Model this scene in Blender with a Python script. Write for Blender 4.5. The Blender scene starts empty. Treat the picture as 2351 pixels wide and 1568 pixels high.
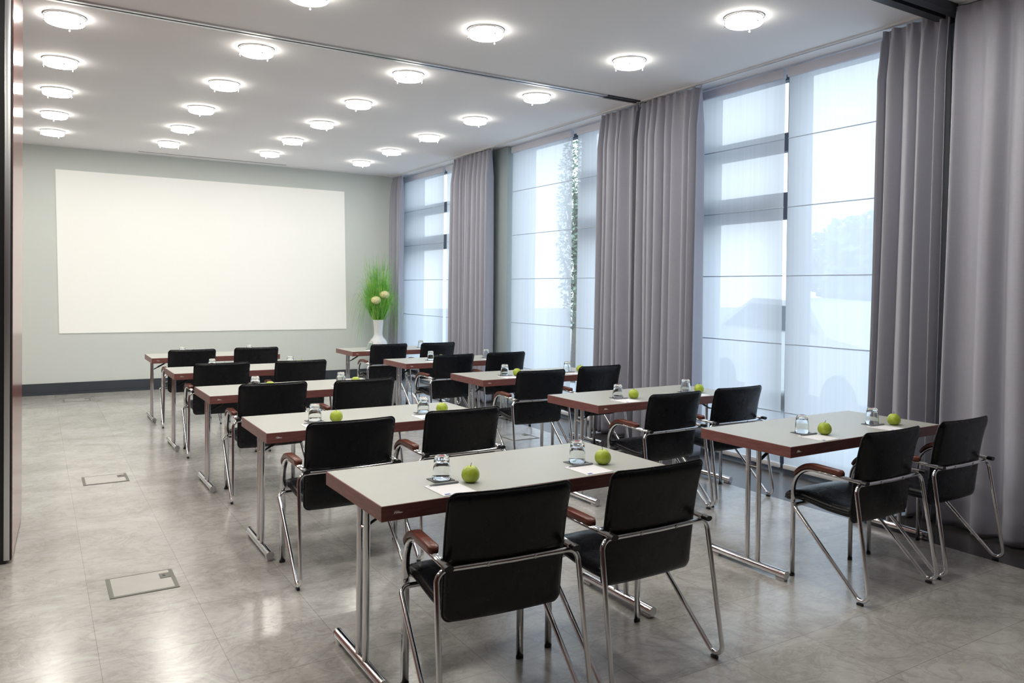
import bpy, bmesh, math, random
from mathutils import Vector, Matrix
random.seed(7)
COL = bpy.context.scene.collection
PI = math.pi

# ------------------------------------------------------------------ helpers
def link(o, parent=None):
    COL.objects.link(o)
    if parent is not None:
        o.parent = parent
    return o

def tag(o, label=None, cat=None, group=None, kind=None):
    if label: o['label'] = label
    if cat: o['category'] = cat
    if group: o['group'] = group
    if kind: o['kind'] = kind
    return o

def empty(name, loc=(0, 0, 0), rz=0.0):
    o = bpy.data.objects.new(name, None)
    o.empty_display_size = 0.1
    o.location = loc
    o.rotation_euler = (0, 0, rz)
    return link(o)

class MB:
    def __init__(self):
        self.bm = bmesh.new()
    def box(self, x0, x1, y0, y1, z0, z1, mi=0, bev=0.0):
        vs = [self.bm.verts.new(p) for p in ((x0,y0,z0),(x1,y0,z0),(x1,y1,z0),(x0,y1,z0),(x0,y0,z1),(x1,y0,z1),(x1,y1,z1),(x0,y1,z1))]
        fs = []
        for q in ((0,3,2,1),(4,5,6,7),(0,1,5,4),(1,2,6,5),(2,3,7,6),(3,0,4,7)):
            f = self.bm.faces.new([vs[i] for i in q]); f.material_index = mi; fs.append(f)
        if bev > 0:
            es = list({e for f in fs for e in f.edges})
            r = bmesh.ops.bevel(self.bm, geom=es, offset=bev, segments=2, affect='EDGES', profile=0.5)
            for f in r['faces']: f.material_index = mi
        return self
    def rings(self, rings, closed=True, cap=True, mi=0, loop=False):
        n = len(rings[0])
        R = [[self.bm.verts.new(p) for p in r] for r in rings]
        m = len(R)
        for i in range(m if loop else m - 1):
            A, B = R[i], R[(i + 1) % m]
            for k in range(n if closed else n - 1):
                f = self.bm.faces.new((A[k], A[(k+1) % n], B[(k+1) % n], B[k])); f.material_index = mi; f.smooth = True
        if cap and not loop and closed:
            f = self.bm.faces.new(list(reversed(R[0]))); f.material_index = mi
            f = self.bm.faces.new(R[-1]); f.material_index = mi
        return self
    def tube(self, pts, r, seg=12, a=None, b=None, ref=None, mi=0, loop=False, cap=True, taper=None):
        """sweep a circle (or ellipse: half width a along ref, b across) along pts"""
        P = [Vector(p) for p in pts]
        n = len(P)
        rings = []
        prev = None
        for i in range(n):
            if loop:
                t = (P[(i+1) % n] - P[i-1]).normalized()
            else:
                t = (P[min(i+1, n-1)] - P[max(i-1, 0)]).normalized()
            if ref is not None:
                u = Vector(ref); u = (u - t * u.dot(t)).normalized()
            elif prev is None:
                u = t.orthogonal().normalized()
            else:
                u = (prev - t * prev.dot(t)).normalized()
            prev = u
            v = t.cross(u)
            ra, rb = (a, b) if a else (r, r)
            k = taper(i / max(1, n - 1)) if taper else 1.0
            rings.append([P[i] + u * (math.cos(2*PI*j/seg) * ra * k) + v * (math.sin(2*PI*j/seg) * rb * k) for j in range(seg)])
        return self.rings(rings, cap=cap, mi=mi, loop=loop)
    def lathe(self, prof, seg=32, c=(0, 0, 0), mi=0, fn=None):
        """prof: (r, z) list; r = 0 at an end closes it"""
        R = []
        for (r, z) in prof:
            if r < 1e-6:
                R.append([self.bm.verts.new((c[0], c[1], c[2] + z))])
            else:
                ring = []
                for j in range(seg):
                    th = 2*PI*j/seg
                    rr, zz = (r, z) if fn is None else fn(r, z, th)
                    ring.append(self.bm.verts.new((c[0] + rr*math.cos(th), c[1] + rr*math.sin(th), c[2] + zz)))
                R.append(ring)
        for A, B in zip(R[:-1], R[1:]):
            for k in range(seg):
                k2 = (k + 1) % seg
                if len(A) == 1 and len(B) == 1: continue
                if len(A) == 1: vs = (A[0], B[k2], B[k])
                elif len(B) == 1: vs = (A[k], A[k2], B[0])
                else: vs = (A[k], A[k2], B[k2], B[k])
                f = self.bm.faces.new(vs); f.material_index = mi; f.smooth = True
        return self
    def quad(self, pts, mi=0):
        f = self.bm.faces.new([self.bm.verts.new(p) for p in pts]); f.material_index = mi
        return self
    def build(self, name, mats, parent=None, smooth=False, sharp=35):
        bmesh.ops.recalc_face_normals(self.bm, faces=self.bm.faces)
        me = bpy.data.meshes.new(name)
        self.bm.to_mesh(me); self.bm.free()
        for m in (mats if isinstance(mats, (list, tuple)) else [mats]):
            me.materials.append(m)
        if smooth:
            me.polygons.foreach_set('use_smooth', [True] * len(me.polygons))
        if sharp:
            try: me.set_sharp_from_angle(angle=math.radians(sharp))
            except Exception: pass
        me.update()
        return link(bpy.data.objects.new(name, me), parent)

def fillet(pts, rad, seg=8):
    """round the inner corners of a polyline"""
    P = [Vector(p) for p in pts]
    out = [P[0]]
    for i in range(1, len(P) - 1):
        r = rad[i - 1] if isinstance(rad, (list, tuple)) else rad
        if r <= 0: out.append(P[i]); continue
        a = (P[i-1] - P[i]).normalized(); b = (P[i+1] - P[i]).normalized()
        ang = a.angle(b)
        d = r / math.tan(ang / 2)
        bis = (a + b).normalized()
        c = P[i] + bis * (r / math.sin(ang / 2))
        v0 = (P[i] + a * d) - c; v1 = (P[i] + b * d) - c
        tot = v0.angle(v1); ax = v0.cross(v1).normalized()
        for k in range(seg + 1):
            out.append(c + Matrix.Rotation(tot * k / seg, 3, ax) @ v0)
    out.append(P[-1])
    return out

def dup(o, parent=None):
    c = o.copy(); COL.objects.link(c)
    if parent is not None: c.parent = parent
    for ch in list(o.children): dup(ch, c)
    return c

# ------------------------------------------------------------------ materials
def lin(r, g, b):
    f = lambda c: (c/12.92 if c <= 0.04045 else ((c+0.055)/1.055)**2.4)
    return (f(r/255), f(g/255), f(b/255), 1)

class NT:
    def __init__(self, name):
        self.m = bpy.data.materials.new(name); self.m.use_nodes = True
        self.t = self.m.node_tree; self.t.nodes.clear()
        self.out = self.t.nodes.new('ShaderNodeOutputMaterial')
    def n(self, kind, **kw):
        nd = self.t.nodes.new('ShaderNode' + kind)
        for k, v in kw.items():
            if k.startswith('i_'):
                key = k[2:].replace('_', ' ')
                nd.inputs[int(key) if key.isdigit() else key].default_value = v
            else: setattr(nd, k, v)
        return nd
    def l(self, a, b): self.t.links.new(a, b)
    def math(self, op, a, b=None, c=None):
        nd = self.n('Math', operation=op)
        for i, x in enumerate((a, b, c)):
            if x is None: continue
            if isinstance(x, (int, float)): nd.inputs[i].default_value = x
            else: self.l(x, nd.inputs[i])
        return nd.outputs[0]
    def mix(self, fac, a, b):
        nd = self.n('Mix', data_type='RGBA')
        for i, x in ((0, fac), (6, a), (7, b)):
            if isinstance(x, (int, float, tuple)): nd.inputs[i].default_value = x
            else: self.l(x, nd.inputs[i])
        return nd.outputs[2]
    def coord(self, scale=(1, 1, 1), kind='Object'):
        tc = self.n('TexCoord'); mp = self.n('Mapping'); mp.inputs['Scale'].default_value = scale
        self.l(tc.outputs[kind], mp.inputs[0]); return mp.outputs[0]
    def noise(self, vec, scale, detail=4, rough=0.5, dist=0.0):
        nd = self.n('TexNoise', i_Scale=scale, i_Detail=detail, i_Roughness=rough, i_Distortion=dist)
        self.l(vec, nd.inputs['Vector']); return nd.outputs['Fac']
    def ramp(self, fac, stops):
        nd = self.n('ValToRGB'); cr = nd.color_ramp
        while len(cr.elements) < len(stops): cr.elements.new(0.5)
        for e, (p, c) in zip(cr.elements, stops): e.position = p; e.color = c
        self.l(fac, nd.inputs[0]); return nd.outputs[0]
    def principled(self, color=None, rough=0.5, metal=0.0, spec=0.5, bump=None, bstr=0.1, bdist=0.01, **kw):
        p = self.n('BsdfPrincipled')
        if isinstance(color, tuple): p.inputs['Base Color'].default_value = color
        elif color is not None: self.l(color, p.inputs['Base Color'])
        if isinstance(rough, (int, float)): p.inputs['Roughness'].default_value = rough
        else: self.l(rough, p.inputs['Roughness'])
        p.inputs['Metallic'].default_value = metal
        p.inputs['Specular IOR Level'].default_value = spec
        for k, v in kw.items(): p.inputs[k.replace('_', ' ')].default_value = v
        if bump is not None:
            b = self.n('Bump', i_Strength=bstr, i_Distance=bdist)
            self.l(bump, b.inputs['Height']); self.l(b.outputs[0], p.inputs['Normal'])
        self.l(p.outputs[0], self.out.inputs[0])
        return p

def simple(name, color, rough=0.5, metal=0.0, spec=0.5, var=0.06, vs=6.0, bstr=0.0, bs=60.0, **kw):
    t = NT(name); v = t.coord()
    f = t.noise(v, vs, 3)
    dark = tuple(c * (1 - var) for c in color[:3]) + (1,)
    lite = tuple(min(1, c * (1 + var)) for c in color[:3]) + (1,)
    col = t.mix(f, dark, lite)
    t.principled(col, rough, metal, spec, bump=t.noise(v, bs, 3) if bstr else None, bstr=bstr, **kw)
    return t.m

M = {}
M['chrome'] = simple('chrome_steel', (0.78, 0.78, 0.80, 1), 0.10, 1.0, var=0.02)
M['satin'] = simple('satin_steel', (0.62, 0.62, 0.64, 1), 0.22, 1.0, var=0.02)
M['alu'] = simple('brushed_aluminium', (0.62, 0.63, 0.65, 1), 0.35, 1.0, var=0.03)
M['black_plastic'] = simple('black_plastic', (0.012, 0.012, 0.014, 1), 0.4)
M['dark_metal'] = simple('dark_grey_metal', lin(62, 66, 72), 0.45, 0.3)
M['white_plastic'] = simple('white_lacquer', (0.78, 0.78, 0.80, 1), 0.45, var=0.02)
M['frame'] = simple('anthracite_frame', lin(70, 84, 104), 0.45)
M['dark_skirting'] = simple('dark_skirting', lin(58, 64, 72), 0.45, var=0.05)
M['screen_white'] = None

def leather():
    t = NT('black_leather'); v = t.coord()
    b1 = t.noise(v, 9, 4, 0.55, 0.6); b2 = t.noise(v, 260, 2)
    h = t.math('ADD', t.math('MULTIPLY', b1, 1.0), t.math('MULTIPLY', b2, 0.05))
    r = t.math('ADD', 0.22, t.math('MULTIPLY', b1, 0.12))
    t.principled((0.0062, 0.0068, 0.0095, 1), r, 0, 0.30, bump=h, bstr=0.12, bdist=0.012)
    return t.m
M['leather'] = leather()

def wood(name, c1, c2, rough, scale):
    t = NT(name); v = t.coord(scale)
    n = t.noise(v, 14, 6, 0.6, 0.4); n2 = t.noise(v, 90, 3)
    f = t.math('ADD', t.math('MULTIPLY', n, 0.75), t.math('MULTIPLY', n2, 0.25))
    col = t.ramp(f, [(0.3, c1), (0.7, c2)])
    t.principled(col, rough, 0, 0.45, bump=n2, bstr=0.05, bdist=0.002)
    return t.m
M['edge_wood'] = wood('mahogany_edge', lin(108, 66, 64), lin(140, 92, 88), 0.36, (0.6, 0.6, 6))
M['arm_wood'] = wood('stained_armrest_wood', lin(86, 46, 38), lin(114, 66, 54), 0.24, (3, 0.8, 3))
M['panel_wood'] = wood('mahogany_panel', lin(120, 66, 56), lin(150, 88, 76), 0.16, (1, 1, 0.4))

M['panel_dark'] = wood('dark_mahogany_wall_panel', lin(84, 46, 40), lin(104, 60, 52), 0.35, (1, 1, 0.4))
def laminate():
    t = NT('grey_laminate'); v = t.coord()
    col = t.mix(t.noise(v, 3, 3), lin(169, 171, 165), lin(178, 180, 174))
    t.principled(col, t.math('ADD', 0.34, t.math('MULTIPLY', t.noise(v, 40, 2), 0.06)), 0, 0.5)
    return t.m
M['laminate'] = laminate()

TX, TXO, TY, TYO = 0.4605, 0.228, 0.433, 3.59
def floor_mat():
    t = NT('marbled_floor_tile')
    tc = t.n('TexCoord'); sep = t.n('SeparateXYZ'); t.l(tc.outputs['Object'], sep.inputs[0])
    x, y = sep.outputs[0], sep.outputs[1]
    ux = t.math('DIVIDE', t.math('SUBTRACT', x, TXO), TX); uy = t.math('DIVIDE', t.math('SUBTRACT', y, TYO), TY)
    fx = t.math('ABSOLUTE', t.math('SUBTRACT', t.math('FRACT', t.math('ADD', ux, 0.5)), 0.5))
    fy = t.math('ABSOLUTE', t.math('SUBTRACT', t.math('FRACT', t.math('ADD', uy, 0.5)), 0.5))
    lx = t.math('LESS_THAN', fx, 0.0022); ly = t.math('LESS_THAN', fy, 0.0026)
    seam = t.math('MAXIMUM', lx, ly)
    # per tile tone
    ix = t.math('FLOOR', ux); iy = t.math('FLOOR', uy)
    cmb = t.n('CombineXYZ'); t.l(ix, cmb.inputs[0]); t.l(iy, cmb.inputs[1])
    wn = t.n('TexWhiteNoise', noise_dimensions='2D'); t.l(cmb.outputs[0], wn.inputs['Vector'])
    # marbling: smeared noise, direction wandering with a slow noise
    mp = t.n('Mapping'); mp.inputs['Scale'].default_value = (0.80, 1.0, 1); mp.inputs['Rotation'].default_value = (0, 0, 0.45)
    t.l(tc.outputs['Object'], mp.inputs[0])
    a = t.noise(mp.outputs[0], 2.2, 9, 0.60, 1.2)
    b = t.noise(mp.outputs[0], 12.0, 9, 0.68, 2.4)
    vein = t.math('ABSOLUTE', t.math('SUBTRACT', t.noise(mp.outputs[0], 3.4, 9, 0.66, 1.6), 0.5))
    vein = t.math('SUBTRACT', 1.0, t.math('MINIMUM', 1.0, t.math('MULTIPLY', vein, 26.0)))
    f = t.math('ADD', t.math('MULTIPLY', a, 0.58), t.math('MULTIPLY', b, 0.42))
    f = t.math('ADD', f, t.math('MULTIPLY', t.math('SUBTRACT', wn.outputs['Value'], 0.5), 0.05))
    col = t.ramp(f, [(0.32, lin(150, 146, 141)), (0.50, lin(177, 175, 171)), (0.68, lin(196, 195, 191))])
    col = t.mix(t.math('MULTIPLY', vein, 0.27), col, lin(118, 112, 106))
    col = t.mix(t.math('MULTIPLY', seam, 0.6), col, lin(78, 72, 66))
    r = t.math('ADD', 0.17, t.math('MULTIPLY', b, 0.06))
    t.principled(col, r, 0, 0.8, bump=t.math('SUBTRACT', t.math('MULTIPLY', b, 0.3), seam), bstr=0.05, bdist=0.002, Coat_Weight=0.25, Coat_Roughness=0.20)
    return t.m
M['floor'] = floor_mat()
M['dark_floor'] = wood('dark_floor_strip', lin(50, 48, 49), lin(66, 64, 64), 0.20, (3, 0.5, 1))
M['ceiling'] = simple('white_ceiling_paint', (0.925, 0.92, 0.95, 1), 0.7, var=0.015, vs=1.5, spec=0.2)
M['wall'] = simple('grey_green_wall_paint', lin(216, 222, 218), 0.7, var=0.015, vs=2, spec=0.25)
M['pier'] = simple('grey_pier_paint', lin(166, 179, 182), 0.7, var=0.015, vs=2, spec=0.25)
M['white_wall'] = simple('white_wall_paint', (0.72, 0.72, 0.72, 1), 0.7, var=0.015, vs=2, spec=0.25)

def curtain_mat():
    t = NT('mauve_grey_curtain'); v = t.coord((1, 1, 1))
    w = t.noise(t.coord((260, 260, 18)), 1.0, 2)
    w2 = t.noise(t.coord((18, 18, 260)), 1.0, 2)
    f = t.math('MULTIPLY', t.math('ADD', w, w2), 0.5)
    col = t.mix(f, lin(161, 162, 174), lin(180, 181, 194))
    p = t.principled(col, 0.55, 0, 0.35, bump=t.noise(v, 7, 3), bstr=0.12, bdist=0.02)
    p.inputs['Sheen Weight'].default_value = 0.25
    p.inputs['Sheen Roughness'].default_value = 0.4
    return t.m
M['curtain'] = curtain_mat()

def blind_mat():
    t = NT('sheer_white_blind')
    w = t.noise(t.coord((1, 26, 0.35)), 1.0, 4, 0.6)
    w2 = t.noise(t.coord((1, 5, 0.2)), 1.0, 3, 0.5)
    f = t.math('ADD', t.math('MULTIPLY', w, 0.6), t.math('MULTIPLY', w2, 0.4))
    col = t.ramp(f, [(0.3, (0.80, 0.84, 0.90, 1)), (0.7, (0.93, 0.95, 0.97, 1))])
    tr = t.n('BsdfTranslucent'); t.l(col, tr.inputs[0])
    df = t.n('BsdfDiffuse'); t.l(col, df.inputs[0])
    tp = t.n('BsdfTransparent'); tp.inputs[0].default_value = (0.97, 0.98, 1, 1)
    m1 = t.n('MixShader', i_0=0.22); t.l(tr.outputs[0], m1.inputs[1]); t.l(df.outputs[0], m1.inputs[2])
    m2 = t.n('MixShader', i_0=0.16); t.l(m1.outputs[0], m2.inputs[1]); t.l(tp.outputs[0], m2.inputs[2])
    t.l(m2.outputs[0], t.out.inputs[0])
    return t.m
M['blind'] = blind_mat()
M['blind_rod'] = simple('blind_batten', lin(176, 190, 208), 0.5)
M['blind_header'] = simple('blind_header_fabric', lin(222, 222, 232), 0.6, Transmission_Weight=0.0)

def pane_mat():
    t = NT('window_glass')
    tp = t.n('BsdfTransparent'); tp.inputs[0].default_value = (0.96, 0.98, 0.98, 1)
    gl = t.n('BsdfGlossy', i_Roughness=0.02); gl.inputs[0].default_value = (1, 1, 1, 1)
    ge = t.n('NewGeometry'); dt = t.n('VectorMath', operation='DOT_PRODUCT')
    t.l(ge.outputs['Normal'], dt.inputs[0]); t.l(ge.outputs['Incoming'], dt.inputs[1])
    k = t.math('SUBTRACT', 1.0, t.math('ABSOLUTE', dt.outputs['Value']))
    fr = t.math('ADD', 0.035, t.math('MULTIPLY', t.math('POWER', k, 5.0), 0.9))
    m = t.n('MixShader'); t.l(fr, m.inputs[0]); t.l(tp.outputs[0], m.inputs[1]); t.l(gl.outputs[0], m.inputs[2])
    t.l(m.outputs[0], t.out.inputs[0]); return t.m
M['pane'] = pane_mat()

def glass_mat():
    t = NT('clear_tumbler_glass')
    g = t.n('BsdfGlass', i_IOR=1.48, i_Roughness=0.0); g.inputs[0].default_value = (0.99, 1, 1, 1)
    t.l(g.outputs[0], t.out.inputs[0]); return t.m
M['glass'] = glass_mat()

def emit(name, col, s):
    t = NT(name); e = t.n('Emission', i_Strength=s); e.inputs[0].default_value = col
    t.l(e.outputs[0], t.out.inputs[0]); return t.m
LAMP = 43.0
M['lamp'] = emit('lit_lamp_diffuser', (1.0, 0.955, 0.87, 1), LAMP)
M['lamp_side'] = emit('lit_lamp_side_glass', (1.0, 0.955, 0.84, 1), LAMP * 0.21)

def projected_light_mat():
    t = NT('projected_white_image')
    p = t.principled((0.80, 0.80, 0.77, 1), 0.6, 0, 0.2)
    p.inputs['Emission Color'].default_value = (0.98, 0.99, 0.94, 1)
    p.inputs['Emission Strength'].default_value = 0.16  # white colour and weak glow imitate projector light
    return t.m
M['screen'] = projected_light_mat()

def apple_mat():
    t = NT('green_apple_skin'); v = t.coord()
    n = t.noise(v, 16, 4, 0.6, 0.3)
    col = t.ramp(n, [(0.3, lin(150, 172, 44)), (0.55, lin(178, 195, 70)), (0.8, lin(208, 214, 118))])
    sp = t.noise(v, 420, 1)
    col = t.mix(t.math('MULTIPLY', t.math('GREATER_THAN', sp, 0.70), 0.5), col, lin(218, 228, 140))
    p = t.principled(col, 0.27, 0, 0.5)
    p.inputs['Subsurface Weight'].default_value = 0.08
    p.inputs['Subsurface Radius'].default_value = (0.01, 0.012, 0.004)
    return t.m
M['apple'] = apple_mat()
M['stem'] = simple('apple_stem', lin(70, 52, 30), 0.7)
M['paper'] = simple('white_paper', (0.80, 0.79, 0.83, 1), 0.6, var=0.01, spec=0.2)
M['logo_blue'] = simple('blue_print', lin(52, 66, 150), 0.6)
M['print_grey'] = simple('grey_print', lin(120, 125, 150), 0.6)
M['coaster'] = simple('dark_coaster', lin(56, 60, 62), 0.45)
M['pen'] = simple('grey_pen', lin(122, 128, 132), 0.3)
M['red_print'] = simple('red_glass_print', lin(150, 26, 36), 0.4)
M['mark'] = simple('silver_script', (0.85, 0.82, 0.84, 1), 0.5)
M['ceramic'] = simple('white_ceramic', (0.80, 0.80, 0.83, 1), 0.25, var=0.01)
def grass_mat():
    t = NT('green_grass_blade'); v = t.coord()
    col = t.ramp(t.noise(v, 7, 3, 0.6), [(0.3, lin(76, 148, 50)), (0.5, lin(130, 196, 80)), (0.75, lin(190, 224, 140))])
    p = t.principled(col, 0.5, 0, 0.3)
    return t.m
M['grass'] = grass_mat()
M['bloom'] = simple('cream_bloom', lin(226, 220, 164), 0.7, var=0.22, vs=40, bstr=0.8, bs=70)
M['box_metal'] = simple('grey_box_trim', lin(112, 112, 106), 0.5, 0.2)
M['asphalt'] = simple('pale_paving', lin(176, 178, 180), 0.8, var=0.1, vs=2)
M['leaf'] = simple('tree_leaf', lin(140, 160, 140), 0.6, var=0.4, vs=3)
M['bark'] = simple('tree_bark', lin(150, 142, 132), 0.85, var=0.3, vs=20)
M['car_paint'] = simple('white_car_paint', (0.8, 0.8, 0.82, 1), 0.15)
M['car_glass'] = simple('dark_car_glass', lin(70, 84, 100), 0.08)
M['tyre'] = simple('black_tyre', lin(40, 40, 42), 0.8)

# ------------------------------------------------------------------ camera (27 mm, lens shifted, level within a degree)
CAM_F, CAM_YAW, CAM_V0, CAM_H, CAM_ROLL, CAM_PIT = 1777.09, 0.5511328, 687.0076, 1.5639567, 0.0107483, -0.0125695
def make_camera():
    c, s = math.cos(CAM_YAW), math.sin(CAM_YAW)
    X = Vector((c, -s, 0)); Z = Vector((s, c, 0)); Y = Vector((0, 0, -1))
    cp, sp = math.cos(CAM_PIT), math.sin(CAM_PIT)
    Yp = Y*cp + Z*sp; Zp = Z*cp - Y*sp
    cr, sr = math.cos(CAM_ROLL), math.sin(CAM_ROLL)
    R = X*cr - Yp*sr; D = X*sr + Yp*cr
    cam = bpy.data.cameras.new('camera')
    cam.sensor_fit = 'HORIZONTAL'; cam.sensor_width = 36.0
    cam.lens = CAM_F / 2351 * 36
    cam.shift_y = (CAM_V0 - 784) / 2351
    cam.clip_start = 0.05; cam.clip_end = 400
    o = bpy.data.objects.new('camera', cam)
    U, B = -D, -Zp
    o.matrix_world = Matrix(((R.x, U.x, B.x, 0), (R.y, U.y, B.y, 0), (R.z, U.z, B.z, CAM_H), (0, 0, 0, 1)))
    COL.objects.link(o)
    bpy.context.scene.camera = o
make_camera()

# ------------------------------------------------------------------ the setting
CZ = 3.52          # ceiling
YB = 12.75         # back wall
XL, YF = -2.6, -4.0
XP = 5.48          # room face of the piers
XW = 5.95          # outer face
S = lambda o: tag(o, kind='structure')

S(MB().box(XL, 4.80, YF, YB, -0.12, 0.0).build('floor', M['floor']))
S(MB().box(4.80, XW, YF, YB, -0.12, 0.0).build('trim_1', M['dark_floor']))
S(MB().box(XL, XW, YF, YB, CZ, CZ + 0.15).build('ceiling', M['ceiling']))
S(MB().box(XL - 0.1, XW, YB, YB + 0.15, -0.12, CZ + 0.15).build('wall_back', M['wall']))
S(MB().box(XL - 0.1, XL, YF, YB, -0.12, CZ + 0.15).build('wall_left', M['panel_dark']))
S(MB().box(XL - 0.1, XW, YF - 0.1, YF, -0.12, CZ + 0.15).build('wall_front', M['panel_dark']))
w = MB()
for (a, b) in ((YF, 3.28), (5.62, 6.52), (9.07, 10.22), (12.71, YB)):
    w.box(XP, XW, a, b, -0.12, CZ)
S(w.build('wall_right', M['pier']))
b = MB().box(XL, XP, YB - 0.018, YB, 0.03, 0.165)
b.box(XL, XP, YB - 0.035, YB, 0.0, 0.035)
S(b.build('baseboard_back', M['dark_skirting']))

# folding-partition tracks in the ceiling
def track(name, y, x0, x1, hw, ms):
    m = MB()
    m.box(x0, x1, y - hw, y - 0.012, CZ - 0.012, CZ, 0); m.box(x0, x1, y + 0.012, y + hw, CZ - 0.012, CZ, 0)
    m.box(x0, x1, y - 0.012, y + 0.012, CZ - 0.004, CZ, 1)
    return S(m.build(name, ms))
track('trim_2', 6.165, XL, 4.86, 0.045, [M['alu'], M['black_plastic']])
track('trim_3', 6.165, 4.86, 5.36, 0.050, [M['dark_metal'], M['black_plastic']])
m = MB().box(4.2, 5.46, 2.90, 2.97, CZ - 0.06, CZ).box(4.2, 5.46, 3.01, 3.08, CZ - 0.06, CZ).box(4.2, 5.46, 2.97, 3.01, CZ - 0.03, CZ)
S(m.build('trim_4', M['dark_metal']))
# slit of the motorised screen, and the curtain rail
S(MB().box(1.26, 3.41, 12.49, 12.505, CZ - 0.004, CZ).build('trim_5', M['box_metal']))
m = MB().box(5.285, 5.297, YF, YB, CZ - 0.014, CZ).box(5.318, 5.330, YF, YB, CZ - 0.014, CZ).box(5.297, 5.318, YF, YB, CZ - 0.005, CZ)
S(m.build('trim_6', M['white_plastic']))

# windows: anthracite frames with their panes
def window(name, y0, y1, posts, tran):
    """posts: (a, b) spans of mullions; tran: (a, b) span that has the two cross rails"""
    m = MB()
    X0, X1 = 5.74, 5.82
    m.box(X0, X1, y0, y1, 3.47, CZ); m.box(X0, X1, y0, y1, 0.0, 0.10)
    m.box(X0, X1, y0, y0 + 0.07, 0.10, 3.47); m.box(X0, X1, y1 - 0.07, y1, 0.10, 3.47)
    for (a, b) in posts: m.box(X0, X1, a, b, 0.10, 3.47)
    for (z0, z1) in ((2.835, 3.0), (2.225, 2.465)): m.box(X0, X1, tran[0], tran[1], z0, z1)
    o = S(m.build(name, M['frame']))
    edges = sorted([y0 + 0.07, y1 - 0.07] + [e for p in posts for e in p])
    for a, b in zip(edges[0::2], edges[1::2]):
        if abs(a - tran[0]) < 0.02 or abs(b - tran[1]) < 0.02:
            for z0, z1 in ((0.10, 2.225), (2.465, 2.835), (3.0, 3.47)):
                MB().box(5.776, 5.784, a, b, z0, z1).build('pane', M['pane'], o)
        else:
            MB().box(5.776, 5.784, a, b, 0.10, 3.47).build('pane', M['pane'], o)
    return o
window('window_1', 3.28, 5.62, [(4.44, 4.64)], (4.64, 5.55))
window('window_2', 6.52, 9.07, [(7.53, 7.73)], (6.59, 7.53))
window('window_3', 10.22, 12.71, [(11.02, 11.22)], (11.22, 12.64))

# ------------------------------------------------------------------ sheer blinds
def blind(y0, y1, label):
    t = empty('roman_blind', (5.55, (y0 + y1) / 2, 0.03))
    tag(t, label, 'blind', 'sheer white blinds at the windows')
    h = (y1 - y0) / 2
    m = MB()
    N = 24; zs = [0.02, 0.49, 1.085, 1.68, 2.275, 2.87, 3.40]
    rows = []
    for zi in range(len(zs) - 1):
        for k in range(4):
            rows.append(zs[zi] + (zs[zi+1] - zs[zi]) * k / 4)
    rows.append(zs[-1])
    ph = random.random() * 6
    for side in (1,):
        V = [[m.bm.verts.new((0.004 * math.sin(9 * y + ph) * math.sin(z * 2 + ph), y, z)) for y in [-h + 2*h*i/N for i in range(N + 1)]] for z in rows]
        for i in range(len(V) - 1):
            for j in range(N):
                f = m.bm.faces.new((V[i][j], V[i][j+1], V[i+1][j+1], V[i+1][j])); f.smooth = True
    m.build('fabric', M['blind'], t, sharp=0)
    MB().box(-0.03, 0.02, -h, h, 3.395, 3.475, bev=0.008).build('head_rail', M['blind_header'], t)
    MB().box(-0.012, 0.012, -h, h, 0.0, 0.04, bev=0.004).build('bottom_bar', M['white_plastic'], t)
    for z in zs[1:-1]:
        MB().tube([(0, -h, z), (0, h, z)], 0.0045, 8).build('batten', M['blind_rod'], t)
    return t
blind(3.32, 4.483, 'sheer white blind, right-hand panel of the nearest window, beside the right curtains')
blind(4.524, 5.59, 'sheer white blind, left-hand panel of nearest window, dark window rails showing through')
blind(6.56, 7.545, 'narrow sheer white blind strip showing just left of the widest middle curtain')
blind(7.657, 9.046, 'wide sheer white blind of the middle window beside the grey pier')
blind(10.26, 11.03, 'narrow sheer white blind strip of far window, touching second curtain from screen wall')
blind(11.138, 12.70, 'sheer white blind of the far window behind the vase of grass')

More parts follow.
